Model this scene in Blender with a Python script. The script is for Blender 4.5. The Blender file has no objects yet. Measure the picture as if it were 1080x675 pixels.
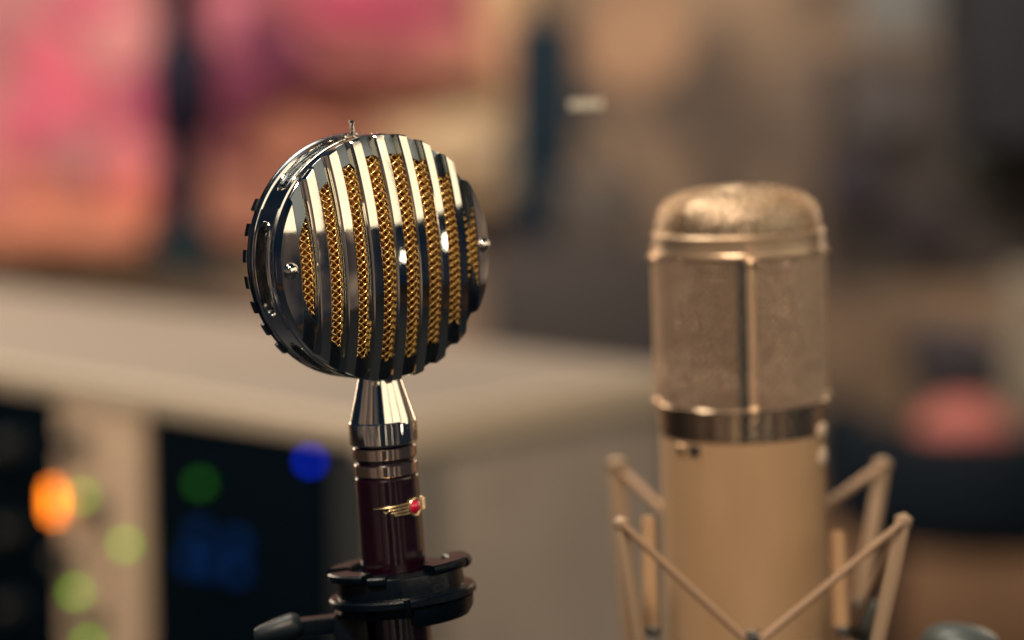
import bpy, math, random
from mathutils import Vector, Matrix
random.seed(4)
R = math.radians
sin, cos, pi = math.sin, math.cos, math.pi
sc = bpy.context.scene
col = sc.collection

# ------------------------------------------------------------------ camera
CAM = Vector((0.0, 0.0, 0.62))
PITCH = R(7.0)
F = 2550.0                       # focal length in pixels of the 1080 px wide photograph
cd = bpy.data.cameras.new('camera'); cam = bpy.data.objects.new('camera', cd); col.objects.link(cam)
cam.location = CAM; cam.rotation_euler = (pi/2 - PITCH, 0, 0)
cd.lens = 85; cd.sensor_width = 36; cd.clip_start = 0.05; cd.clip_end = 60
cd.dof.use_dof = True; cd.dof.focus_distance = 0.622; cd.dof.aperture_fstop = 4.3
cd.dof.aperture_blades = 9
sc.camera = cam
AX = Vector((0, cos(PITCH), -sin(PITCH))); UP = Vector((0, sin(PITCH), cos(PITCH)))

def ray(px, py):
    return AX + Vector((1, 0, 0))*((px-540)/F) + UP*((337.5-py)/F)
def pt(px, py, d):
    return CAM + ray(px, py)*d

# ------------------------------------------------------------------ world, exposure
sc.view_settings.view_transform = 'Standard'; sc.view_settings.look = 'None'
sc.view_settings.exposure = 0.0; sc.view_settings.gamma = 1.0
W = bpy.data.worlds.new('World'); sc.world = W; W.use_nodes = True
nt = W.node_tree; N = nt.nodes; L = nt.links; N.clear()
wo = N.new('ShaderNodeOutputWorld'); bg = N.new('ShaderNodeBackground'); L.new(bg.outputs[0], wo.inputs[0])
tc = N.new('ShaderNodeTexCoord'); sx = N.new('ShaderNodeSeparateXYZ'); L.new(tc.outputs['Generated'], sx.inputs[0])
# the dim exhibition room around the desk, seen in the chrome: dark floor, dull brown walls, dark ceiling
rmp = N.new('ShaderNodeValToRGB'); e = rmp.color_ramp.elements
mr = N.new('ShaderNodeMapRange'); mr.inputs[1].default_value = -1; mr.inputs[2].default_value = 1
L.new(sx.outputs[2], mr.inputs[0]); L.new(mr.outputs[0], rmp.inputs[0])
e[0].position = 0.0; e[0].color = (.003, .010, .020, 1)
e[1].position = 1.0; e[1].color = (.010, .020, .030, 1)
for p, c in ((.28, (.002, .008, .017, 1)), (.35, (.14, .10, .07, 1)), (.64, (.17, .115, .075, 1)), (.71, (.02, .027, .035, 1))):
    k = e.new(p); k.color = c
gr = N.new('ShaderNodeTexGradient'); gr.gradient_type = 'RADIAL'; L.new(tc.outputs['Generated'], gr.inputs[0])
r2 = N.new('ShaderNodeValToRGB'); azs = []
for az, f in ((-180, .8), (-150, .45), (-128, .05), (-98, .06), (-85, .6), (-62, 1.3), (-58, .5), (-40, .9), (-30, .55), (-15, .8), (-11, .06), (10, .04), (13, .7),
              (21, .15), (26, .4), (31, .14), (36, .32), (43, .08), (48, 1.0), (53, .8), (57, .05), (104, .05), (113, .7), (118, 1.5), (130, 1.3), (136, .15), (155, .8)):
    v = (.25+az/360) % 1.0; azs.append((v, f))
azs.sort(); el = r2.color_ramp.elements
el[0].position = azs[0][0]; el[0].color = (*[azs[0][1]]*3, 1); el[1].position = azs[-1][0]; el[1].color = (*[azs[-1][1]]*3, 1)
for v, f in azs[1:-1]:
    k = el.new(v); k.color = (f, f, f, 1)
L.new(gr.outputs[0], r2.inputs[0])
mp = N.new('ShaderNodeMapping'); mp.inputs['Scale'].default_value = (3.2, 3.2, 2.2); L.new(tc.outputs['Generated'], mp.inputs[0])
nz = N.new('ShaderNodeTexNoise'); nz.inputs['Scale'].default_value = 1.9; nz.inputs['Detail'].default_value = 2.5
L.new(mp.outputs[0], nz.inputs[0])
r3 = N.new('ShaderNodeMapRange'); r3.inputs[1].default_value = .4; r3.inputs[2].default_value = .6; r3.inputs[3].default_value = .35; r3.inputs[4].default_value = 1.6
L.new(nz.outputs[0], r3.inputs[0])
m0 = N.new('ShaderNodeMix'); m0.data_type = 'RGBA'; m0.blend_type = 'MULTIPLY'; m0.inputs[0].default_value = 1
L.new(r2.outputs[0], m0.inputs[6]); L.new(r3.outputs[0], m0.inputs[7])
mx = N.new('ShaderNodeMix'); mx.data_type = 'RGBA'; mx.blend_type = 'MULTIPLY'; mx.inputs[0].default_value = 1
L.new(rmp.outputs[0], mx.inputs[6]); L.new(m0.outputs[2], mx.inputs[7])
ad = N.new('ShaderNodeMix'); ad.data_type = 'RGBA'; ad.blend_type = 'ADD'; ad.inputs[0].default_value = 1
ad.inputs[7].default_value = (.0015, .008, .018, 1); L.new(mx.outputs[2], ad.inputs[6]); L.new(ad.outputs[2], bg.inputs[0])
bg.inputs[1].default_value = 1.0

# ------------------------------------------------------------------ lamps
def area(name, loc, target, sxx, syy, power, color, spread=180):
    ld = bpy.data.lights.new(name, 'AREA'); ld.shape = 'RECTANGLE'; ld.size = sxx; ld.size_y = syy
    ld.energy = power; ld.color = color; ld.spread = R(spread)
    o = bpy.data.objects.new(name, ld); col.objects.link(o); o.location = loc
    o.rotation_euler = (Vector(target) - Vector(loc)).to_track_quat('-Z', 'Y').to_euler()
    return o
def polar(az, el, d, c=pt(400, 270, .64)):
    """az: degrees to the right of the direction from the microphone back to the camera"""
    return c + Vector((sin(R(az))*cos(R(el)), -cos(R(az))*cos(R(el)), sin(R(el))))*d
HEADC = pt(400, 270, .64)
WARM = (1.0, .86, .66)
KEY = (1.0, .84, .60)
for az, w, pw in ((24, 1.15, 6.5), (56, 1.35, 7.5), (90, 1.35, 7.5)):     # three tall panes of the window behind the photographer
    area('window_light', polar(az, 24.5, 2.6), HEADC, w, 1.28, pw, KEY)
area('ceiling_light', polar(-125, 62, 2.2), HEADC, 1.5, .5, 24, (1.0, .90, .74))
area('reflection_strip', polar(-10.5, -3, 2.4), HEADC, .03, 1.3, .32, (1.0, .78, .52))  # added strip lamps that draw thin vertical lines in the chrome
area('reflection_strip', polar(12, -3, 2.4), HEADC, .03, 1.3, .36, (1.0, .88, .66))
area('reflection_strip', polar(33, -6, 2.4), HEADC, .02, 1.1, .20, (1.0, .88, .70))
area('small_lamp', polar(70, -1, 2.0), HEADC, .09, .09, .30, (1.0, .92, .74))
area('small_lamp', polar(92, 2, 2.0), HEADC, .12, .12, .5, (1.0, .92, .74))
area('low_light', polar(75, -50, 1.0), HEADC, .22, .12, .5, (1.0, .92, .78))
area('front_fill', polar(-16, 54, 2.3), HEADC + Vector((.1, .5, 0)), .35, .35, 58, (1.0, .80, .60))  # added fill for camera-facing sides, placed outside the bars' reflections
area('background_fill', (-.6, 2.4, 2.4), (0, 4.4, .5), 2.4, 1.4, 118, (1.0, .84, .66))  # added overhead lamp that brightens the far background, no known fitting
area('rear_light', polar(-150, 10, 2.6), HEADC, .5, 1.3, 14, (1.0, .80, .58))
area('rear_light', polar(152, 6, 2.6), HEADC, .3, 1.0, 5, (1.0, .80, .58))
area('desk_light', (-.5, 1.3, 2.3), (0, 1.4, .3), .8, .8, 17, (1.0, .86, .68))

# ------------------------------------------------------------------ materials
def mat(name, base, metal=0.0, rough=.5, coat=0.0, spec=.5, emit=None, es=0.0, noise=None, bump=None, alpha=None, aniso=0):
    m = bpy.data.materials.new(name); m.use_nodes = True
    n = m.node_tree.nodes; l = m.node_tree.links; b = n['Principled BSDF']
    b.inputs['Base Color'].default_value = (*base, 1); b.inputs['Metallic'].default_value = metal
    b.inputs['Roughness'].default_value = rough; b.inputs['Coat Weight'].default_value = coat
    b.inputs['Coat Roughness'].default_value = .05; b.inputs['Specular IOR Level'].default_value = spec
    if emit: b.inputs['Emission Color'].default_value = (*emit, 1); b.inputs['Emission Strength'].default_value = es
    t = n.new('ShaderNodeTexCoord')
    if noise:      # (scale, detail, ((pos, colour), ...), stretch)
        s, d, stops, st = noise
        q = n.new('ShaderNodeMapping'); q.inputs['Scale'].default_value = st; l.new(t.outputs['Object'], q.inputs[0])
        z = n.new('ShaderNodeTexNoise'); z.inputs['Scale'].default_value = s; z.inputs['Detail'].default_value = d
        l.new(q.outputs[0], z.inputs[0])
        r = n.new('ShaderNodeValToRGB'); ee = r.color_ramp.elements
        ee[0].position, ee[0].color = stops[0][0], (*stops[0][1], 1)
        ee[1].position, ee[1].color = stops[-1][0], (*stops[-1][1], 1)
        for p, c in stops[1:-1]:
            k = ee.new(p); k.color = (*c, 1)
        l.new(z.outputs[0], r.inputs[0]); l.new(r.outputs[0], b.inputs['Base Color'])
    if bump:       # (scale, strength, distance, roughness variation)
        s, st, dist, rv = bump
        z = n.new('ShaderNodeTexNoise'); z.inputs['Scale'].default_value = s; z.inputs['Detail'].default_value = 4
        l.new(t.outputs['Object'], z.inputs[0])
        bb = n.new('ShaderNodeBump'); bb.inputs['Strength'].default_value = st; bb.inputs['Distance'].default_value = dist
        l.new(z.outputs[0], bb.inputs['Height']); l.new(bb.outputs[0], b.inputs['Normal'])
        if rv:
            k = n.new('ShaderNodeMapRange'); k.inputs[3].default_value = max(0, rough-rv); k.inputs[4].default_value = rough+rv
            l.new(z.outputs[0], k.inputs[0]); l.new(k.outputs[0], b.inputs['Roughness'])
    return m
M = {}
M['chrome'] = mat('polished_chrome', (.92, .87, .77), 1, .06, bump=(420, .22, .00005, .055))
M['chrome_rim'] = mat('rim_chrome', (.80, .79, .76), 1, .085, bump=(350, .2, .00006, .05))
M['black_chrome'] = mat('dark_nickel', (.16, .19, .22), 1, .18, bump=(300, .2, .00006, .06))
M['gold_wire'] = mat('gold_wire', (1.0, .70, .28), 1, .28, bump=(900, .3, .0001, .1))
M['gold_back'] = mat('gold_back_screen', (.50, .19, .045), .7, .5, bump=(1400, 1, .0006, 0))
M['burgundy'] = mat('burgundy_lacquer', (.010, .0012, .006), 0, .22, coat=1.0, spec=.5)
M['badge_gold'] = mat('badge_gold', (1.0, .76, .44), 1, .26)
M['gem'] = mat('red_enamel', (.62, .004, .05), 0, .12, coat=1, emit=None)
M['black_plastic'] = mat('black_plastic', (.0002, .003, .0075), 0, .30, spec=.28, bump=(700, .35, .0002, .08))
M['black_metal'] = mat('black_metal', (.003, .008, .013), .0, .42, spec=.35, bump=(500, .3, .0002, .08))
M['steel'] = mat('stand_steel', (.6, .58, .54), 1, .25)
M['champagne'] = mat('champagne_body', (.54, .35, .20), .25, .5, noise=(70, 5, ((.3, (.50, .32, .18)), (.7, (.57, .375, .22))), (1, 1, .3)), bump=(900, .3, .0001, .1))
M['ring_gold'] = mat('pale_gold_ring', (.86, .64, .44), 1, .2)
M['dark'] = mat('gap_shade_dark', (.02, .022, .026), 0, .8)  # dark colour standing in for shade inside the seam and notch
M['strut'] = mat('strut_metal', (.36, .255, .17), .1, .55)
M['cord'] = mat('elastic_cord', (.34, .22, .14), 0, .65, bump=(900, .5, .0003, 0))
M['off_black'] = mat('rack_panel_black', (.0001, .0035, .0075), 0, .5, spec=.12, bump=(60, .1, .0003, .05))
M['rack_case'] = mat('rack_case_paint', (.30, .26, .225), .0, .55, noise=(7, 4, ((.32, (.28, .235, .20)), (.68, (.43, .37, .32))), (1, 1, 1)))
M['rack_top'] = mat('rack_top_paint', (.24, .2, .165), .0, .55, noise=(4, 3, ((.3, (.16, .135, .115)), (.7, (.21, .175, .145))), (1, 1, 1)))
M['rack_edge'] = mat('rack_edge_highlight', (.60, .50, .385), .0, .45)  # pale colour carries the highlight along the case edges
M['panel_alu'] = mat('brushed_panel', (.62, .46, .33), .0, .45)
M['knob_black'] = mat('knob_black', (.012, .014, .016), 0, .35)
M['led_green'] = mat('lit_green_lamp', (.02, .12, .0), 0, .4, emit=(.24, .66, .01), es=3.6)
M['led_dim'] = mat('lit_dim_green_lamp', (.02, .1, .01), 0, .4, emit=(.04, .40, .01), es=.5)
M['led_orange'] = mat('lit_orange_lamp', (.5, .1, .01), 0, .4, emit=(1.0, .22, .01), es=7)
M['led_blue'] = mat('lit_blue_lamp', (.0, .005, .2), 0, .4, emit=(.0, .03, 1.0), es=2.4)
M['led_faint'] = mat('faint_blue_button', (.0, .02, .1), 0, .4, emit=(.0, .06, .35), es=.16)
M['wood'] = mat('desk_wood', (.16, .09, .05), 0, .5, noise=(3, 4, ((.3, (.11, .06, .035)), (.7, (.22, .125, .07))), (1, 6, 1)))
M['wall'] = mat('tan_wall', (.34, .22, .14), 0, .8, noise=(4.5, 3, ((.38, (.10, .075, .062)), (.52, (.24, .17, .12)), (.66, (.35, .24, .165))), (1, 1, .8)))
M['floor'] = mat('brown_floor', (.12, .08, .05), 0, .6, noise=(2, 2, ((.3, (.07, .05, .035)), (.7, (.17, .11, .07))), (1, 1, 1)))

# ------------------------------------------------------------------ mesh helpers (millimetres -> metres)
class MB:
    def __init__(s): s.v = []; s.f = []
    def add(s, vs, fs, T=None):
        o = len(s.v)
        for p in vs:
            p = Vector(p)
            s.v.append(T @ p if T else p)
        s.f += [tuple(i+o for i in f) for f in fs]
        return s
    def lathe(s, prof, n=96, T=None, closed=False):
        vs = []; fs = []; m = len(prof)
        for i in range(n):
            a = 2*pi*i/n
            for r, z in prof: vs.append((r*cos(a), r*sin(a), z))
        for i in range(n):
            j = (i+1) % n
            for k in range(m if closed else m-1):
                k2 = (k+1) % m
                fs.append((i*m+k, j*m+k, j*m+k2, i*m+k2))
        if not closed:
            if prof[0][0] > 1e-6: fs.append(tuple(i*m for i in range(n))[::-1])
            if prof[-1][0] > 1e-6: fs.append(tuple(i*m+m-1 for i in range(n)))
        return s.add(vs, fs, T)
    def arc(s, prof, a0, a1, n=32, T=None):
        """closed (r, z) outline swept from a0 to a1 (radians), capped"""
        vs = []; fs = []; m = len(prof)
        for i in range(n+1):
            a = a0+(a1-a0)*i/n
            for r, z in prof: vs.append((r*cos(a), r*sin(a), z))
        for i in range(n):
            for k in range(m):
                k2 = (k+1) % m
                fs.append((i*m+k, (i+1)*m+k, (i+1)*m+k2, i*m+k2))
        fs.append(tuple(range(m))[::-1]); fs.append(tuple(n*m+k for k in range(m)))
        return s.add(vs, fs, T)
    def tube(s, pts, r, n=8, T=None, cyclic=False):
        pts = [Vector(p) for p in pts]; vs = []; fs = []; N_ = len(pts)
        rr = r if isinstance(r, (list, tuple)) else [r]*N_
        ref = None
        for i, p in enumerate(pts):
            if cyclic: d = pts[(i+1) % N_]-pts[i-1]
            else: d = pts[min(i+1, N_-1)]-pts[max(i-1, 0)]
            d.normalize()
            if ref is None: ref = d.orthogonal().normalized()
            ref = (ref-d*ref.dot(d)).normalized(); b = d.cross(ref)
            for k in range(n):
                a = 2*pi*k/n; vs.append(p+(ref*cos(a)+b*sin(a))*rr[i])
        for i in range(N_ if cyclic else N_-1):
            j = (i+1) % N_
            for k in range(n): fs.append((i*n+k, i*n+(k+1) % n, j*n+(k+1) % n, j*n+k))
        if not cyclic: fs.append(tuple(range(n))[::-1]); fs.append(tuple((N_-1)*n+k for k in range(n)))
        return s.add(vs, fs, T)
    def box(s, c, d, bev=0.0, T=None):
        """chamfered box: centre c, full size d"""
        x, y, z = (k/2 for k in d); b = min(bev, x*.9, y*.9, z*.9)
        if b <= 0:
            vs = [(i*x, j*y, k*z) for i in (-1, 1) for j in (-1, 1) for k in (-1, 1)]
            fs = [(0, 1, 3, 2), (4, 6, 7, 5), (0, 4, 5, 1), (2, 3, 7, 6), (0, 2, 6, 4), (1, 5, 7, 3)]
        else:
            import bmesh
            bm = bmesh.new(); bmesh.ops.create_cube(bm, size=1)
            for v in bm.verts: v.co = Vector((v.co.x*2*x, v.co.y*2*y, v.co.z*2*z))
            bmesh.ops.bevel(bm, geom=bm.edges[:], offset=b, segments=2, affect='EDGES', profile=.6)
            bm.verts.index_update(); vs = [v.co.copy() for v in bm.verts]; fs = [[v.index for v in f.verts] for f in bm.faces]; bm.free()
        c = Vector(c); vs = [Vector(p)+c for p in vs]
        return s.add(vs, fs, T)
    def build(s, name, m, parent=None, scale=.001, angle=35, loc=None, rot=None):
        me = bpy.data.meshes.new(name)
        me.from_pydata([tuple(p*scale) for p in s.v], [], s.f); me.validate()
        import bmesh
        bm = bmesh.new(); bm.from_mesh(me); bmesh.ops.recalc_face_normals(bm, faces=bm.faces[:]); bm.to_mesh(me); bm.free()
        me.shade_smooth(); me.set_sharp_from_angle(angle=R(angle))
        o = bpy.data.objects.new(name, me); col.objects.link(o); me.materials.append(m)
        if parent: o.parent = parent
        if loc is not None: o.location = loc
        if rot is not None: o.rotation_euler = rot
        return o
def tag(o, label, cat, group=None, kind=None):
    if label: o['label'] = label
    if cat: o['category'] = cat
    if group: o['group'] = group
    if kind: o['kind'] = kind
    return o
def thing(name, loc, rot, label, cat, group=None):
    o = bpy.data.objects.new(name, None); col.objects.link(o); o.empty_display_size = .01
    o.location = loc; o.rotation_euler = rot
    return tag(o, label, cat, group)
def axisT(p, d):
    """matrix with local z along d at p"""
    return Matrix.Translation(Vector(p)) @ Vector(d).to_track_quat('Z', 'Y').to_matrix().to_4x4()

# ================================================================== SETTING
desk = MB().box((0, .85, -.02), (3.4, 2.5, .04), .004).build('desk', mat('desk_laminate', (.002, .005, .009), 0, .6, spec=.2, noise=(3, 3, ((.3, (.0004, .003, .009)), (.7, (.001, .005, .012))), (1, 1, 1))), scale=1)
tag(desk, 'dark laminate desk top carrying the audio rack', 'desk')
fl = MB().box((0, 3, -.78), (14, 10, .04)).build('floor', M['floor'], scale=1); fl['kind'] = 'structure'
wl = MB().box((0, 5.0, .9), (9, .1, 3.4)).build('back_wall', M['wall'], scale=1); tag(wl, None, None, kind='structure')

# ================================================================== FRONT MICROPHONE
mic = thing('ribbon_microphone', pt(390.0, 270.5, .64), (0, R(-4.0), 0),
            'round chrome microphone with vertical bars over gold mesh on a burgundy handle', 'microphone')
YAW = R(36.0)
HR, DH, RM = 32.3, 6.6, 27.2          # head radius, dome height, mesh radius
W0 = 9.0                              # the front edge stands this far before the axis
PITCHB, BW, BT, DR = 7.22, 3.0, 2.4, .62
def dome(u, v): return DH*(1-(u*u+v*v)/(HR*HR))
def hp(u, v, w): return Vector((u, -(w+W0), v))     # head space: u right, v up, w towards the front
TH = Matrix(((1, 0, 0, 0), (0, 0, -1, -W0), (0, 1, 0, 0), (0, 0, 0, 1)))   # lathe (x, y, z) -> (u, v, w)
hrot = (0, 0, YAW)

# rim band with sunk windows
rim = MB()
prof = [(28.6, -2.0), (HR-.5, -2.5), (HR, -3.0), (HR, -4.2), (HR-.45, -4.45), (HR-.45, -5.1), (HR, -5.35),
        (HR, -13.6), (HR-.6, -13.9), (HR-.6, -14.5), (HR+.1, -14.8), (HR+.1, -15.7), (HR-.5, -16.2), (26.0, -16.4), (26.0, -9), (28.6, -8)]
rim.lathe(prof, 240, TH, closed=True)
rim_o = rim.build('housing_rim', M['chrome_rim'], mic, rot=hrot)
def stadium(half_a, hw, n=12):
    """outline in (angle, w) of a rounded slot of half length half_a (radians)"""
    out = []; k = hw/HR
    for i in range(n+1):
        t = -pi/2+pi*i/n; out.append((half_a-k+k*cos(t), hw*sin(t)))
    m = 14
    for i in range(1, m): out.append((half_a-k-(2*half_a-2*k)*i/m, hw))
    for i in range(n+1):
        t = pi/2+pi*i/n; out.append((-half_a+k+k*cos(t), hw*sin(t)))
    for i in range(1, m): out.append((-half_a+k+(2*half_a-2*k)*i/m, -hw))
    return out
WW = -9.5
def cyl(a, r, w): return hp(r*cos(a), r*sin(a), w)
cut = MB()
for q in range(6):
    ac = q*pi/3
    o_ = stadium(R(22), 3.0); m_ = len(o_)
    vs = [cyl(ac+a, HR-1.9, WW+w) for a, w in o_]+[cyl(ac+a, HR+3, WW+w) for a, w in o_]
    fs = [(i, (i+1) % m_, (i+1) % m_+m_, i+m_) for i in range(m_)]+[tuple(range(m_))[::-1], tuple(range(m_, 2*m_))]
    cut.add(vs, fs)
# raised wrap-around plates on both flanks
cut_o = cut.build('cutter', M['chrome_rim'], None)
cut_o.parent = mic; cut_o.rotation_euler = hrot
md = rim_o.modifiers.new('cut', 'BOOLEAN'); md.operation = 'DIFFERENCE'; md.object = cut_o; md.solver = 'EXACT'
plate_os = []
for ac in (0, pi):
    pl = MB(); pp = [(HR-1.2, -5.6), (HR+.25, -5.6), (HR+.5, -5.9), (HR+.5, -13.1), (HR+.25, -13.4), (HR-1.2, -13.4)]
    pl.arc(pp, ac-R(29), ac+R(29), 60, TH)
    po = pl.build('side_plate', M['chrome_rim'], mic, rot=hrot); plate_os.append(po)
    m2 = po.modifiers.new('cut', 'BOOLEAN'); m2.operation = 'DIFFERENCE'; m2.object = cut_o; m2.solver = 'EXACT'
bpy.context.view_layer.update()
dg = bpy.context.evaluated_depsgraph_get()
for o in [rim_o]+plate_os:
    nm = bpy.data.meshes.new_from_object(o.evaluated_get(dg)); nm.set_sharp_from_angle(angle=R(30))
    o.modifiers.clear(); o.data = nm
bpy.data.objects.remove(cut_o)
for q in range(6):
    ac = q*pi/3; rr = HR+.5 if q in (0, 3) else HR
    t = MB(); t.tube([cyl(ac+a, rr-.05, WW+w) for a, w in stadium(R(22), 3.1)], .3, 8, cyclic=True)
    t.build('window_trim', M['chrome'], mic, rot=hrot)
    # bright-edged inner slat inside each sunk window
    t2 = MB(); t2.tube([cyl(ac+R(a), HR-1.6, WW+1.0*sin(pi*(a+17)/34)) for a in range(-17, 18, 2)], .35, 8)
    t2.tube([cyl(ac+R(a), HR-1.7, WW-1.2) for a in range(-18, 19, 2)], .3, 8)
    t2.build('window_slat', M['black_chrome'], mic, rot=hrot)

# recessed face shell between the mesh and the rim (the floor of the slots)
sh = MB(); prof = []
for i in range(13):
    r_ = RM+(HR-.15-RM)*i/12; prof.append((r_, dome(r_, 0)-BT))
prof += [(HR-.15, -3.2), (RM, -3.2)]
sh.lathe(prof, 240, TH, closed=True); sh.build('face_shell', M['black_chrome'], mic, rot=hrot)

# bars
def strip(name, ua, ub, m):
    mb = MB(); ch = .34; nv = 72
    if abs(ua+ub) / 2 < 27:
        us = [ua, ua+ch, ua+ch+.02]+[ua+(ub-ua)*k/5 for k in (1, 2, 3, 4)]+[ub-ch-.02, ub-ch, ub]
    else:
        n_ = 12; us = [ua+(ub-ua)*k/n_ for k in range(n_+1)]
        if ub > 0: us = [ua, ua+ch]+us[1:-1]+[ub-.02]
        else: us = [ua+.02]+us[1:-1]+[ub-ch, ub]
    nu = len(us); Rr = HR+.15
    top = []; bot = []
    for iu, u in enumerate(us):
        vm = math.sqrt(max(Rr*Rr-u*u, .0004))
        edge = (abs(u-ua) < 1e-6 and (abs(ua) < 30)) or (abs(u-ub) < 1e-6 and (abs(ub) < 30))
        tv = [-1, -1+.012]+[-1+.012+(2-.024)*k/(nv-2) for k in range(1, nv-2)]+[1-.012, 1]
        for t in tv:
            v = vm*t
            w = dome(u, v)-(ch if (edge or abs(t) == 1) else 0)
            top.append(hp(u, v, w))
            ub_ = u-(DR if (iu == 0 and ua > -31) else 0)+(DR if (iu == len(us)-1 and ub < 31) else 0)
            vb = t*math.sqrt(max(Rr*Rr-ub_*ub_, .0004)); bot.append(hp(ub_, vb, dome(u, v)-BT-.35))
    n1 = len(tv); vs = top+bot; O = len(top); fs = []
    for i in range(nu-1):
        for k in range(n1-1):
            a = i*n1+k; b = a+n1
            fs.append((a, b, b+1, a+1)); fs.append((O+a, O+a+1, O+b+1, O+b))
        fs.append((i*n1, O+i*n1, O+(i+1)*n1, (i+1)*n1)); k = n1-1
        fs.append((i*n1+k, (i+1)*n1+k, O+(i+1)*n1+k, O+i*n1+k))
    for k in range(n1-1):
        fs.append((k, k+1, O+k+1, O+k)); a = (nu-1)*n1+k; fs.append((a, O+a, O+a+1, a+1))
    mb.add(vs, fs)
    return mb.build(name, m, mic, rot=hrot, angle=28)
for i in range(-3, 4):
    strip('grille_bar', i*PITCHB-BW/2, i*PITCHB+BW/2, M['chrome'])
ec = 4*PITCHB-BW/2
strip('end_cap', -HR, -ec, M['chrome']); strip('end_cap', ec, HR, M['chrome'])

# woven gold mesh
ang = R(39); eA = Vector((cos(ang), sin(ang))); eB = Vector((cos(ang), -sin(ang))); LL = 1.52; amp = .27
wv = MB(); nW = 26; RW = RM+.4
def wire(fixed, which):
    pts = []; k = -nW*LL
    step = LL/4
    for s_ in range(int(2*nW*4)+1):
        a = -nW*LL+s_*step
        p = (eA*a+eB*(fixed*LL)) if which == 0 else (eB*a+eA*(fixed*LL))
        if p.length < RW:
            h = amp*cos(pi*a/LL)*(1 if fixed % 2 == 0 else -1)*(1 if which == 0 else -1)
            j = .05
            pts.append(hp(p.x+random.uniform(-j, j), p.y+random.uniform(-j, j), dome(p.x, p.y)-BT-.75+h))
    if len(pts) > 3: wv.tube(pts, .27, 6)
for j_ in range(-nW, nW+1): wire(j_, 0); wire(j_, 1)
wv.build('gold_mesh', M['gold_wire'], mic, rot=hrot, angle=80)
bk = MB(); bk.lathe([(0, dome(0, 0)-BT-2.6)]+[(RM*k/12, dome(RM*k/12, 0)-BT-2.6) for k in range(1, 13)]+[(RM, -6), (0, -6)], 96, TH)
bk.build('inner_screen', M['gold_back'], mic, rot=hrot)

# rear cover and toothed ring
rc = MB(); rc.lathe([(0, -24.0)]+[(HR*.96*sin(R(a)), -17.0-7.0*cos(R(a))) for a in (8, 20, 32, 45, 58, 70, 80)]+[(HR*.97, -16.9), (HR*.97, -15.5), (0, -15.5)], 160, TH)
rc.build('rear_cover', M['black_chrome'], mic, rot=hrot)
rr_ = MB(); rr_.lathe([(HR-2, -16.1), (HR+.1, -16.1), (HR+.3, -16.4), (HR+.3, -17.1), (HR-.1, -17.6), (HR-2, -17.6)], 200, TH, closed=True)
for k in range(30):
    a = 2*pi*(k+.5)/30; hw = R(2.9)
    if sin(a) > .62 or sin(a) < -.80: continue
    rr_.arc([(HR-.5, -16.6), (HR+.55, -16.6), (HR+.8, -16.8), (HR+.8, -18.4), (HR+.55, -18.7), (HR-.5, -18.7)], a-hw, a+hw, 5, TH)
rr_.build('rear_ring', M['black_chrome'], mic, rot=hrot)

# side screws and the locating pin on top
for s_ in (-1, 1):
    sb = MB(); T = TH @ axisT((s_*(HR-2.3), 0, .5), (s_*.35, 0, 1))
    sb.lathe([(1.4, -2.6), (1.9, -1.6), (2.1, -.6), (2.1, .4), (1.8, 1.1), (1.2, 1.6), (.5, 1.85), (0, 1.9)], 32, T)
    sb.build('side_screw', M['chrome'], mic, rot=hrot)
pn = MB(); pn.lathe([(1.3, 0), (1.3, .5), (.55, .75), (.55, 2.9), (.78, 3.1), (.82, 3.5), (.5, 3.95), (0, 4.05)], 24, axisT(hp(0, HR-.2, -12.8), (0, 0, 1)))
pn.build('locating_pin', M['chrome'], mic, rot=hrot)

# neck, handle
nk = MB(); nk.lathe([(0, -29), (5.2, -29), (5.6, -32), (8.8, -43.6), (9.0, -44.0), (9.05, -44.4), (9.1, -49.4), (8.95, -49.8), (0, -49.8)], 128)
nk.build('neck_cone', M['chrome'], mic, angle=7)
hd = MB(); hd.lathe([(0, -51), (7.6, -51), (7.6, -52.3), (8.2, -52.5), (8.35, -52.7), (8.35, -55.7), (8.2, -55.9), (7.75, -56.0), (7.75, -56.9), (8.2, -57.0), (8.35, -57.2),
                     (8.38, -60.2), (8.25, -60.4), (7.95, -60.5), (7.95, -60.7), (8.3, -60.9), (8.45, -61.2), (8.75, -90), (8.8, -128), (8.3, -129), (0, -129)], 128)
hd.v = [v+Vector((0, 0, 2.0)) for v in hd.v]
hd.build('handle', M['burgundy'], mic, angle=7)
for z0 in (-50.75, -55.25):
    rb = MB(); rb.lathe([(7.9, z0), (8.38, z0), (8.50, z0-.15), (8.50, z0-2.75), (8.38, z0-2.9), (7.9, z0-2.9)], 128, None, closed=True)
    rb.build('handle_band', mat('satin_band', (.62, .49, .41), .95, .10), mic, angle=9)

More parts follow.
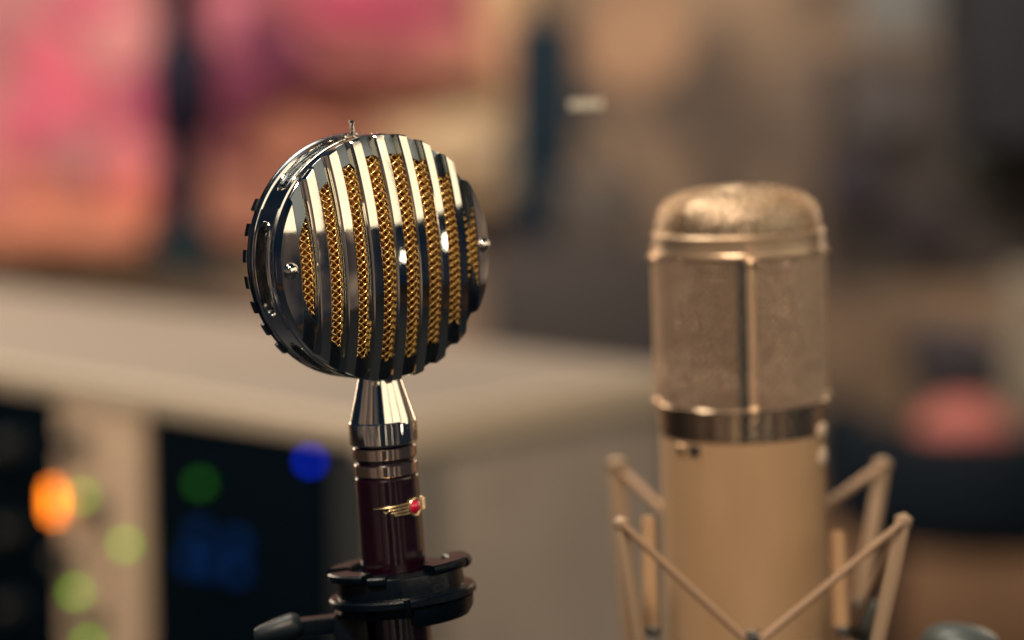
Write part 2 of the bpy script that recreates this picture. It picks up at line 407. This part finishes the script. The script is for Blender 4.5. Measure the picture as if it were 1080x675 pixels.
# winged badge wrapped round the handle
BZ = -67.0; BA = R(-90+53)      # azimuth of the gem
def wp(s, h, lift=0):            # s mm along the surface (right +), h mm up
    r_ = 8.62+lift; a = BA+s/8.62
    return Vector(((r_+max(0, s-2)*.12)*cos(a), (r_+max(0, s-2)*.12)*sin(a), BZ+h))
bd = MB()
for sg in (-1, 1):
    for (s0, h0, s1, h1, r0, r1) in ((1.6, 1.25, 11.6, .55, .36, .22), (1.9, .35, 7.6, .05, .34, .24), (1.9, -.5, 7.0, -.75, .34, .24), (1.7, -1.35, 6.0, -1.45, .34, .3)):
        n_ = 14
        bd.tube([wp(sg*(s0+(s1-s0)*k/n_), h0+(h1-h0)*(k/n_)**1.2, .15) for k in range(n_+1)], [r0+(r1-r0)*k/n_ for k in range(n_+1)], 8)
    bd.tube([wp(sg*6.0, -1.5, .1), wp(sg*6.5, -.7, .2), wp(sg*6.9, .2, .2), wp(sg*7.4, .95, .2)], .26, 8)
    bd.tube([wp(sg*8.9, -.15, .1), wp(sg*8.2, -.6, .15), wp(sg*7.6, -.2, .15)], .3, 8)
bd.tube([wp(1.95*cos(2*pi*k/28)+0*k, 2.25*sin(2*pi*k/28), .35) for k in range(28)], .42, 10, cyclic=True)
bdo = bd.build('winged_badge', M['badge_gold'], mic)
gm = MB(); c0 = wp(0, 0, -.1); T = axisT(c0, (cos(BA), sin(BA), 0))
gm.lathe([(2.05, 0), (2.0, .5), (1.6, 1.0), (1.0, 1.35), (.4, 1.5), (0, 1.52)], 28, T @ Matrix.Rotation(pi/2, 4, 'Z') @ Matrix.Diagonal((.92, 1.05, 1, 1)))
gm.build('red_gem', M['gem'], bdo)

# ================================================================== CLIP HOLDING THE FRONT MICROPHONE
clip = thing('microphone_clip', mic.matrix_basis @ Vector((.0014, 0, -.0890)), (R(-4), R(-6.5), R(0)),
             'black plastic ring clip with notched flanges gripping the burgundy handle', 'clip')
cc = MB()
cc.lathe([(9.3, 4.2), (16.6, 4.2), (17.0, 3.9), (17.2, 3.2), (17.2, -1.2), (17.5, -1.6), (17.5, -5.5), (16.9, -6.4), (9.3, -6.4)], 96, None, closed=True)
cc.build('clip_collar', M['black_plastic'], clip)
fu = MB(); P_ = [(13.4, 3.3), (18.6, 3.3), (19.4, 3.7), (19.7, 4.4), (19.5, 5.4), (18.9, 5.9), (13.8, 5.9), (13.4, 5.5)]
fu.arc(P_, R(196), R(243), 24); fu.arc([(r_, z+.5) for r_, z in P_], R(303), R(341), 22); fu.arc([(r_*1.01, z+.1) for r_, z in P_], R(346), R(392), 22)
fu.arc([(r_, z+.1) for r_, z in P_], R(120), R(172), 22); fu.arc([(r_*.94, z-.9) for r_, z in P_], R(246), R(262), 8)
fu.build('upper_flange', M['black_plastic'], clip)
fl_ = MB(); P_ = [(15.5, -3.9), (19.4, -3.9), (20.2, -3.3), (20.2, -1.9), (19.7, -1.3), (15.5, -1.3)]
fl_.arc(P_, R(280), R(400), 40); fl_.arc([(r_*.965, z) for r_, z in P_], R(165), R(275), 40)
fl_.build('lower_flange', M['black_plastic'], clip)
jaw = MB(); jaw.arc([(11, -9.2), (17.6, -9.2), (18.9, -7.2), (19.3, -4.2), (11, -4.2)], R(282), R(392), 30)
jaw.build('clip_jaw', M['black_plastic'], clip)
br = MB(); br.box((-14.2, 0, -16), (9.5, 13, 21), 1.2); br.box((-22.5, 0, -8.6), (14, 7, 4.6), .9)
br.build('bracket', M['black_plastic'], clip)
kn = MB(); T = axisT((-29.5, -2, -7.8), (-1, -.15, -.16))
kn.lathe([(0, -2), (2.6, -2), (3.6, -.8), (3.9, .5), (3.6, 4.5), (2.9, 9.0), (2.3, 10.5), (1.0, 11), (0, 11)], 40, T)
kn.build('swivel_knob', M['black_metal'], clip)
sp = clip.matrix_basis @ Vector((-.0285, .002, -.016))
st = thing('microphone_stand', (sp.x, sp.y, 0), (0, 0, 0), 'black stand rod under the ring clip of the chrome microphone', 'stand')
MB().lathe([(0, .001), (.075, .001), (.08, .006), (.078, .012), (.02, .02), (.012, .026), (0, .026)], 64).build('stand_base', M['black_metal'], st, scale=1)
MB().tube([(0, 0, .02), (0, 0, sp.z)], .0052, 24).build('stand_pole', M['black_metal'], st, scale=1)

# ================================================================== REAR MICROPHONE
m2 = thing('studio_microphone', pt(783, 440.5, .742), (0, R(-2.0), 0),
           'large cylindrical champagne microphone with mesh head standing out of focus at right', 'microphone')
m2.scale = (1.022,)*3
def screen_mat():
    m = mat('fine_screen', (.74, .56, .41), .75, .34, noise=(1900, 1, ((.36, (.44, .33, .25)), (.64, (.94, .74, .57))), (1, 1, 1)), bump=(1700, 1, .0004, .08))  # light and dark speckle in the colour imitates wire sparkle
    return m
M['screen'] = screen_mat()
g = MB(); rs = 24.6
nv_, nz_ = 116, 34; z0, z1 = 6, 50
for i in range(nv_):
    a = 2*pi*i/nv_
    n_ = nz_*2
    g.tube([((rs+.42*(1 if (k//2+i) % 2 else -1)*(1 if k % 2 == 0 else 0))*cos(a)*1.0, (rs+.42*(1 if (k//2+i) % 2 else -1)*(1 if k % 2 == 0 else 0))*sin(a), z0+(z1-z0)*k/n_) for k in range(n_+1)], .26, 5)
for k in range(nz_+1):
    z = z0+(z1-z0)*k/nz_
    g.tube([((rs+.42*(1 if (i+k) % 2 == 0 else -1))*cos(2*pi*i/nv_), (rs+.42*(1 if (i+k) % 2 == 0 else -1))*sin(2*pi*i/nv_), z) for i in range(nv_)], .36, 4, cyclic=True)
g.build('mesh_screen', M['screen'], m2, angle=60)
def capprof(t):      # 0 centre .. 1 edge
    a = t*pi/2
    return 24.3*sin(a)**.62, 56.0+13.2*cos(a)**.62
g = MB(); nr = 26; na = 120
rings = [[(capprof(k/nr)[0]*cos(2*pi*i/na), capprof(k/nr)[0]*sin(2*pi*i/na), capprof(k/nr)[1]+random.uniform(-.12, .12)) for i in range(na)] for k in range(2, nr+1)]
for rg in rings: g.tube(rg, .36, 4, cyclic=True)
for i in range(na):
    g.tube([rings[k][i] for k in range(0 if i % 2 == 0 else 6, len(rings))], .34, 4)
g.build('mesh_dome', mat('dome_screen', (.85, .64, .44), .85, .27, noise=(900, 2, ((.36, (.60, .43, .29)), (.64, (1.0, .80, .58))), (1, 1, 1)), bump=(800, 1, .0006, .08)), m2, angle=60)  # colour speckle stands in for glints on the dome, bump adds more
ins = MB(); ins.lathe([(0, 4), (23.2, 4), (23.2, 55)]+[(capprof(k/10)[0]-.9 if capprof(k/10)[0] > .9 else 0, capprof(k/10)[1]-.9) for k in range(10, -1, -1)], 72)
ins.build('inner_screen', mat('inner_brown_screen', (.09, .065, .05), .5, .5, bump=(900, 1, .001, 0)), m2)
rg = MB(); rg.lathe([(23.5, 50), (25.1, 50), (25.3, 50.4), (25.3, 51.2), (25.1, 51.6), (25.1, 55.0), (25.5, 55.4), (25.5, 56.2), (25.0, 56.8), (23.5, 56.8)], 96, None, closed=True)
rg.build('upper_ring', mat('satin_gold_ring', (.74, .54, .37), .8, .36), m2, angle=12)
rg = MB(); rg.lathe([(23, -3.6), (24.9, -3.6), (25.0, -3.3), (25.0, 4.2), (25.35, 4.5), (25.35, 5.8), (25.0, 6.2), (23, 6.2)], 96, None, closed=True)
rg.build('lower_ring', M['ring_gold'], m2, angle=12)
for az in (-90+2.5, -178, 2, 92):
    a = R(az); rd = MB()
    rd.tube([(25.2*cos(a), 25.2*sin(a), 3), (25.2*cos(a), 25.2*sin(a), 53)], 1.0, 12)
    for z in (6.2, 49.5): rd.lathe([(0, -1.3), (1.4, -1.0), (1.9, 0), (1.4, 1.0), (0, 1.3)], 20, Matrix.Translation((25.2*cos(a), 25.2*sin(a), z)))
    rd.build('screen_rod', mat('rod_metal', (.75, .52, .34), .5, .35), m2)
sm = MB(); sm.arc([(24.2, 6.5), (25.15, 6.5), (25.15, 50.5), (24.2, 50.5)], R(-96.5), R(-90.5), 8)
sm.build('screen_seam', M['dark'], m2)  # dark strip laid over the mesh as the shaded gap
bdy = MB(); bdy.lathe([(0, -3), (24.4, -3), (24.75, -3.8), (24.75, -100), (23.8, -103), (12, -104), (12, -118), (0, -118)], 128)
bdy.build('body', M['champagne'], m2, angle=12)
nb = MB(); a = R(-90-40); nb.box((0, 0, 0), (3.8, 1.2, 2.6), .4, Matrix.Translation((24.9*cos(a), 24.9*sin(a), -6.0)) @ Matrix.Rotation(a+pi/2, 4, 'Z'))
nb.build('notch', M['dark'], m2)
nb = MB(); a = R(-90-52); nb.lathe([(1.5, -.5), (1.5, .4), (1.0, .9), (0, 1.0)], 20, axisT((24.8*cos(a), 24.8*sin(a), -6.0), (cos(a), sin(a), 0)))
nb.build('set_screw', M['ring_gold'], m2)
em = MB()
for z, hh in ((-2.6, 4.2), (-10.5, 5.0)):
    for k in range(-1, 2):
        a = R(-90+64+k*5.0); em.box((0, 0, 0), (1.3, .8, hh-abs(k)*1.2), .25, Matrix.Translation((25.2*cos(a), 25.2*sin(a), z)) @ Matrix.Rotation(a+pi/2, 4, 'Z'))
em.build('front_emblem', mat('pale_enamel', (.85, .72, .58), .2, .3), m2)

# shock mount
mo = thing('shock_mount', m2.matrix_basis @ Vector((0, 0, -.11)), (0, 0, 0),
           'tan suspension cradle with slanted posts and crossed elastic cords around the champagne microphone', 'shock mount')
bpy.context.view_layer.update(); inv = Matrix.Translation(mo.location).inverted()
def lp(px, py, d): return inv @ pt(px, py, d)*1000
def flat(a, b, w, t_, T=None):
    """flat bar from a to b (mm), width w, thickness t_"""
    a = Vector(a); b = Vector(b); d = b-a
    mb = MB(); mb.box((0, 0, d.length/2), (w, t_, d.length), .5, axisT(a, d)); return mb
posts = [((655, 551), (681, 712), .690, 4.2), ((953, 548), (918, 712), .690, 4.6), ((650, 488), (668, 700), .785, 6.2), ((931, 488), (898, 700), .785, 5.4)]
for (a, b, d, w) in posts:
    P0 = lp(*a, d); P1 = lp(*b, d+.0)
    mb = flat(P1, P0, w*.92, 2.2); po = mb.build('post', M['strut'], mo)
    cp = MB(); dd = (P0-P1).normalized()
    cp.lathe([(w*.5, -1.8), (w*.55, -.8), (w*.55, .6), (w*.3, 1.2), (0, 2)], 20, axisT(P0, dd)); cp.build('post_cap', M['strut'], po)
for (a, da, b, db) in (((656, 553), .688, (788, 676), .692), ((952, 551), .688, (802, 676), .692), ((651, 492), .785, (722, 560), .765), ((929, 492), .785, (850, 548), .765),
                       ((655, 553), .689, (672, 712), .70), ((951, 552), .689, (902, 660), .735)):
    c_ = MB(); A_ = lp(*a, da); B_ = lp(*b, db)
    c_.tube([A_, A_*.5+B_*.5, B_], 1.15 if b[1] > 600 else 1.5, 10); c_.build('elastic_cord', M['cord'], mo)
for (x, d) in ((684, .715), (884, .722)):
    c_ = MB(); c_.tube([lp(x, 545 if x < 700 else 560, d), lp(x+3, 664, d)], [2.1, 2.5], 14); po = c_.build('inner_strut', mat('amber_strut', (.50, .31, .17), .1, .5), mo)
    k_ = MB(); k_.lathe([(2.4, -1.5), (2.8, 0), (2.4, 1.5), (0, 2)], 20, Matrix.Translation(lp(x+3, 664, d))); k_.build('strut_foot', M['steel'], po)
rgm = MB(); rgm.lathe([(26.5, 22.5), (31, 22.5), (31.6, 23.3), (31.6, 26), (31, 27), (26.5, 27)], 80, None, closed=True)
rgm.lathe([(0, -3), (40, -3), (42, -1), (42, 2), (40, 4), (0, 4)], 80, None)
rgm.build('cradle_ring', M['black_metal'], mo)
kb = MB(); kb.lathe([(0, -7), (4, -7), (4.4, -4), (4.4, 3), (3.6, 5), (2.2, 5.8), (0, 6)], 32, axisT(lp(912, 652, .74), (.1, -.1, 1)))
kb.build('tension_knob', mat('knob_grey', (.07, .075, .07), .3, .4), mo)
pa = MB(); P0 = lp(793, 672, .693); pa.lathe([(0, -3), (2.4, -2.4), (3, 0), (2.4, 2.4), (0, 3)], 20, Matrix.Translation(P0)); pa.build('cord_hook', M['steel'], mo)
sk = thing('boom_clamp', pt(1012, 690, .70), (0, 0, 0), 'black clamp knob with a pale worn top at the lower right corner', 'clamp')
MB().lathe([(0, -12), (11, -12), (12, -8), (12, 3), (10, 6.5), (6.5, 8.2), (0, 8.6)], 48, axisT((0, 0, 0), (.12, .1, 1))).build('clamp_cap', mat('worn_grey_metal', (.09, .11, .115), .5, .42), sk)
MB().tube([(0, 0, -6), (-30, 25, -34), (-60, 40, -52)], [7, 6, 6], 20).build('clamp_arm', M['black_metal'], sk)
s2 = thing('steel_stand', (mo.location.x, mo.location.y, 0), (0, 0, 0), 'black pole standing under the suspension cradle of the champagne microphone', 'stand')
MB().lathe([(0, .001), (.085, .001), (.09, .007), (.086, .014), (.02, .022), (0, .024)], 64).build('stand_base', M['black_metal'], s2, scale=1)
MB().tube([(0, 0, .02), (0, 0, mo.location.z-.002)], .008, 24).build('stand_pole', M['black_metal'], s2, scale=1)

# ================================================================== AUDIO RACK BEHIND
K = pt(387, 441, 1.30); HT = K.z
dl = Vector((-sin(R(48)), cos(R(48)), 0)); dr = Vector((sin(R(42)), cos(R(42)), 0))
LW, LD = .80, .262
rk = thing('audio_rack', (K.x, K.y, 0), (0, 0, 0), 'wide pale grey rack case full of lit dark audio modules behind the microphones', 'audio rack')
BASIS = Matrix(((-dl.x, dr.x, 0, 0), (-dl.y, dr.y, 0, 0), (0, 0, 1, 0), (0, 0, 0, 1)))   # x: along the front towards the corner, y: into the depth
def rbox(name, s0, s1, t0, t1, y0, y1, m, bev=.003, parent=rk):
    """s = distance leftwards from the corner, t = distance down from the top, y = depth behind the front"""
    mb = MB(); c = (-(s0+s1)/2, (y0+y1)/2, HT-(t0+t1)/2); mb.box(c, (s1-s0, y1-y0, t1-t0), bev, BASIS)
    return mb.build(name, m, parent, scale=1)
rbox('case', 0, LW, .009, HT-.012, .004, LD, M['rack_case'])
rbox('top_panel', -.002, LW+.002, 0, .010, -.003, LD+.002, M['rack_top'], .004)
def face(px, py):
    """where the sight line of a photo pixel meets the front face: (s, t)"""
    r_ = ray(px, py); nrm = Vector((dl.y, -dl.x, 0)); t_ = (K-CAM).dot(nrm)/r_.dot(nrm); p = CAM+r_*t_
    return (p-K).dot(dl), HT-p.z
for f_ in range(4):
    pass
def module(px0, px1, m, t0=.014, name='module_panel', y=-.006):
    s1, _ = face(px0, 480); s0, _ = face(px1, 480)
    return rbox(name, s0+.0008, s1-.0008, t0, .31, y, .006, m, .0012)
module(-160, 68, M['off_black']); alu = module(70, 160, M['panel_alu']); module(162, 352, M['off_black'])
rbox('front_trim', .0005, .022, .0147, .32, -.005, .006, mat('trim_grey', (.03, .034, .036), 0, .5), .001)
rbox('side_panel', -.0035, .002, .030, .33, .012, .058, mat('side_panel_paint', (.20, .185, .165), 0, .55), .001)
rbox('front_trim', 0, LW, .001, .0145, -.008, .006, M['rack_edge'], .001)  # bright strip painted as the front edge highlight
rbox('side_highlight', -.0045, -.001, .001, .024, -.006, LD, M['rack_edge'], .001)  # painted highlight continued along the side edge
def knob(px, py, r_):
    s, t = face(px, py); k_ = MB()
    T = BASIS @ axisT((-s, -.006, HT-t), (0, -1, 0))
    k_.lathe([(r_*1.15, 0), (r_*1.15, .003), (r_, .004), (r_*.92, .014), (r_*.7, .016), (0, .016)], 32, T); return k_.build('knob', M['knob_black'], rk, scale=1)
for (x, y) in ((96, 462), (116, 533), (84, 588), (113, 652)): knob(x, y, .0058)
def lamp(px, py, w, h, m, name='indicator_lamp'):
    s, t = face(px, py); k_ = MB(); k_.box((-s, -.0085, HT-t), (w, .004, h), .0008, BASIS); return k_.build(name, m, rk, scale=1)
lamp(68, 527, .0045, .019, M['led_orange'], 'display_lamp')
for (x, y) in ((97, 521), (143, 572), (91, 622), (104, 676)): lamp(x, y, .0038, .0038, M['led_green'])
lamp(223, 508, .006, .006, M['led_dim']); lamp(339, 484, .0048, .0048, M['led_blue'])
for (x, y) in ((222, 561), (262, 570), (232, 594), (262, 600), (212, 590)): lamp(x, y, .0095, .0095, M['led_faint'], 'faint_button')
for (x, y) in ((25, 470), (25, 560), (25, 640)): knob(x, y, .008)

# ================================================================== FAR BACKGROUND
def pbox(name, x0, y0, x1, y1, d, th, m, label, cat, tilt=0, bev=.01, group=None):
    a = pt(x0, y0, d); b = pt(x1, y1, d); c = pt((x0+x1)/2, (y0+y1)/2, d)
    mb = MB(); mb.box((0, 0, 0), (abs(b.x-a.x), th, abs(a.z-b.z)), bev)
    o = mb.build(name, m, scale=1, loc=c, rot=(0, tilt, 0)); return tag(o, label, cat, group)
_an = [0]
def alb(r, g, b, k=1.0, n=.12):
    """paint of the base colour that reads as this picture colour under the background fill lamp"""
    lin = [((c/255)**2.2) for c in (r, g, b)]
    c = [min(.9, l/q*k) for l, q in zip(lin, (1.30, 1.05, .80))]
    _an[0] += 1
    return mat('far_paint_%d' % _an[0], c, 0, .85, spec=.2, noise=(9, 2, ((.35, [x*(1-n) for x in c]), (.65, [min(.95, x*(1+n)) for x in c])), (1, 1, 1)))
def patches(root, d, lst, name):
    """sewn or glued pieces standing a little proud of the thing they belong to"""
    for i, (px, py, rx, ry, rot, c) in enumerate(lst):
        k = d/F; p = pt(px, py, d-.035-.004*i)
        mb = MB().lathe([(0, -.006), (.85, -.006), (1, 0), (.85, .006), (0, .006)], 28, Matrix.Rotation(R(-rot), 4, 'Y') @ Matrix.Diagonal((rx*k, 1, ry*k, 1)) @ Matrix.Rotation(pi/2, 4, 'X'))
        o = mb.build(name, alb(*c), scale=1); o.parent = root
        o.matrix_parent_inverse = Matrix.Identity(4)
        q = Matrix.Translation(root.location) @ root.rotation_euler.to_matrix().to_4x4()
        o.matrix_basis = q.inverted() @ Matrix.Translation(p)
wh = pbox('wall_hanging', -120, -80, 168, 232, 4.74, .03, alb(210, 128, 118), 'pink and rose patchwork wall hanging at the far upper left', 'wall hanging')
patches(wh, 4.74, [(60, 85, 34, 70, 28, (236, 106, 114)), (30, 130, 36, 34, 0, (228, 104, 114)), (125, 45, 36, 34, 0, (232, 142, 130)), (20, 25, 34, 40, 0, (196, 120, 112)),
                  (90, 0, 40, 22, 0, (232, 108, 118)), (142, 108, 26, 34, 0, (202, 92, 108)), (76, 165, 26, 30, 0, (198, 124, 116)), (135, 172, 30, 32, 0, (238, 126, 120)),
                  (40, 205, 50, 22, 0, (216, 120, 92)), (132, 212, 28, 22, 0, (240, 122, 92)), (5, 180, 24, 30, 0, (226, 128, 112))], 'fabric_patch')
pbox('folded_blanket', -120, 226, 160, 256, 4.4, .2, alb(222, 130, 96), 'orange folded blanket below the pink wall hanging', 'blanket')
pb = pbox('plum_banner', 212, -90, 500, 70, 4.74, .03, alb(176, 92, 88), 'plum and crimson patchwork banner hanging behind the chrome microphone', 'banner', tilt=R(-5))
patches(pb, 4.74, [(246, 18, 26, 36, 0, (208, 112, 118)), (290, 50, 26, 52, 40, (116, 56, 70)), (245, 88, 34, 30, 0, (134, 62, 78)), (370, 4, 52, 24, 0, (205, 84, 100)),
                  (450, 30, 46, 24, -20, (176, 68, 86)), (390, 58, 60, 20, 0, (178, 98, 86)), (475, 58, 40, 26, 0, (188, 116, 92))], 'fabric_patch')
cp_ = pbox('coral_partition', 205, -90, 404, 250, 4.85, .04, alb(196, 122, 94), 'coral brown partition board under the plum banner', 'partition')
patches(cp_, 4.85, [(248, 140, 34, 34, 0, (158, 84, 88)), (330, 100, 60, 24, 0, (190, 108, 88)), (300, 150, 40, 30, 0, (200, 122, 92))], 'pasted_sheet')
tp_ = pbox('tan_partition', 400, -90, 556, 215, 4.8, .04, alb(222, 172, 124), 'light tan partition board behind the round microphone head', 'partition')
patches(tp_, 4.8, [(430, 95, 40, 22, 0, (190, 112, 88)), (525, 40, 20, 60, 0, (222, 158, 112)), (540, 170, 20, 50, 0, (160, 134, 106)), (480, 150, 40, 30, 0, (226, 180, 132))], 'pasted_sheet')
pi_ = thing('dark_pillar', pt(196, 280, 3.3), (0, 0, 0), 'dark slim lamp pillar dividing the pink hanging from the plum banner', 'pillar')
pm = mat('dark_purple_post', (.006, .004, .016), 0, .7, spec=.2); u_ = 3.3/F
MB().tube([(0, 0, 0), (0, 0, 370*u_)], 21*u_, 24).build('pole', pm, pi_, scale=1)
MB().lathe([(0, 130*u_), (24*u_, 132*u_), (36*u_, 160*u_), (36*u_, 215*u_), (24*u_, 240*u_), (0, 242*u_)], 28).build('speaker_pod', pm, pi_, scale=1)
MB().lathe([(0, -4*u_), (40*u_, -4*u_), (40*u_, 28*u_), (22*u_, 44*u_), (0, 44*u_)], 28).build('foot', mat('teal_black_foot', (.001, .010, .016), 0, .7, spec=.2), pi_, scale=1)
pbox('dark_curtain', 538, 20, 606, 350, 3.6, .08, mat('dark_slate_cloth', (.002, .011, .022), 0, .8, spec=.2), 'dark slate curtain right of the chrome microphone', 'curtain')
pbox('low_cabinet', 515, 262, 708, 600, 3.3, .3, mat('dark_cabinet_wood', (.018, .014, .016), 0, .6), 'low dark brown cabinet behind the rack case', 'cabinet')
pbox('dark_crate', 588, 186, 672, 268, 3.35, .25, mat('dark_crate_board', (.045, .036, .033), 0, .7), 'dark brown crate standing on the low cabinet', 'crate')
pbox('side_board', 825, 62, 885, 300, 4.3, .05, mat('mid_brown_board', (.11, .08, .065), 0, .7), 'mid brown board leaning beside the brown cupboard', 'board')
cb = pbox('brown_cupboard', 880, 56, 1130, 292, 3.9, .3, alb(80, 68, 60, .85, .4), 'brown cupboard behind the champagne microphone at right', 'cupboard')
patches(cb, 3.74, [(905, 190, 26, 30, 0, (58, 50, 54)), (975, 240, 36, 24, 0, (56, 47, 46)), (1040, 170, 40, 30, 0, (74, 68, 58)), (930, 120, 30, 24, 0, (84, 74, 68))], 'door_panel')
pbox('dark_shelf', 1004, -90, 1150, 150, 3.7, .3, alb(52, 49, 49, .85), 'near black shelf unit in the upper right corner', 'shelf')
pbox('grey_poster', 905, -60, 988, 40, 4.3, .02, alb(126, 116, 104), 'pale grey poster left of the near black shelf', 'poster')
pbox('dark_amplifier', 968, 352, 1042, 408, 3.0, .2, alb(58, 50, 50, .9), 'small dark amplifier box above the pink cushion', 'amplifier')
pbox('rolled_mat', 1062, 285, 1120, 450, 3.2, .08, alb(132, 112, 90), 'pale rolled mat standing at the right edge', 'mat')
pbox('crossed_stand', 636, 40, 646, 260, 3.9, .02, alb(78, 70, 62), 'thin brown stand leaning against the far wall', 'stand', tilt=R(-32))
pbox('low_bench', 780, 545, 1200, 800, 3.9, .5, M['wood'], 'brown wooden bench at the lower right behind the suspension cradle', 'bench')
dm = MB().lathe([(0, -.04), (.09, -.04), (.095, 0), (.09, .04), (0, .04)], 48, axisT((0, 0, 0), (0, -1, 0))).build('hand_drum', alb(164, 120, 88), scale=1, loc=pt(668, 40, 4.0))
tag(dm, 'round tan hand drum hanging on the far wall', 'drum')
# wing chair with a round pink cushion
ch = thing('lounge_chair', pt(1020, 700, 2.9), (0, 0, R(-12)), 'dark navy tub chair with a pink cushion at the far right', 'chair')
navy = mat('navy_cloth', (.0015, .0045, .009), 0, .7, spec=.1)
ci = Matrix.Translation(ch.location).inverted()
def cpx(px, py, d): return ci @ pt(px, py, d)
q = cpx(1030, 512, 2.9)
MB().arc([(.14, -.02), (.20, -.02), (.205, .06), (.19, .09), (.15, .09), (.14, .06)], R(170), R(370), 40, Matrix.Translation(q)).build('seat_back', navy, ch, scale=1)
MB().lathe([(0, -.05), (.17, -.05), (.18, -.02), (.16, .01), (0, .02)], 48, Matrix.Translation(q)).build('seat', navy, ch, scale=1)
for sx_, sy_ in ((-1, -1), (1, -1), (-1, 1), (1, 1)):
    lg = q+Vector((sx_*.11, sy_*.1, -.04)); fz = -.76-ch.location.z
    MB().tube([lg, Vector((lg.x+sx_*.02, lg.y+sy_*.02, fz))], .012, 10).build('leg', navy, ch, scale=1)
cu = MB().lathe([(0, -.04), (.034, -.03), (.052, -.02), (.058, 0), (.052, .02), (.034, .03), (0, .04)], 40, Matrix.Rotation(R(70), 4, 'X') @ Matrix.Diagonal((1, .8, 1, 1))).build('cushion', mat('pink_cushion_cloth', (.27, .075, .065), 0, .8), scale=1, loc=pt(1016, 462, 2.75))
tag(cu, 'pink round cushion resting in the dark navy chair', 'cushion')
# small silver lettered tag hanging on a fine wire
tg = thing('hanging_tag', pt(618, 110, .83), (0, R(-2), 0), 'small silver lettered tag on a fine wire above the rack', 'tag')
pl = MB().box((0, 0, 0), (12.5, .6, 3.4), .2).build('tag_plate', mat('tag_plate_metal', (.12, .10, .09), .3, .5), tg)
for i in range(7):
    MB().box((-4.8+i*1.6, -.5, 0), (1.15, .3, 2.9 - (i % 3)*.4), .1).build('letter', mat('tag_letter', (.95, .9, .75), 0, .3), pl)
MB().tube([(0, 0, 1.2), (0, 0, 160)], .06, 6).build('wire', M['black_metal'], tg)

# ------------------------------------------------------------------ render settings
sc.cycles.use_denoising = True
sc.cycles.max_bounces = 10; sc.cycles.glossy_bounces = 8; sc.cycles.diffuse_bounces = 3
sc.cycles.sample_clamp_indirect = 6
sc.cycles.use_adaptive_sampling = True
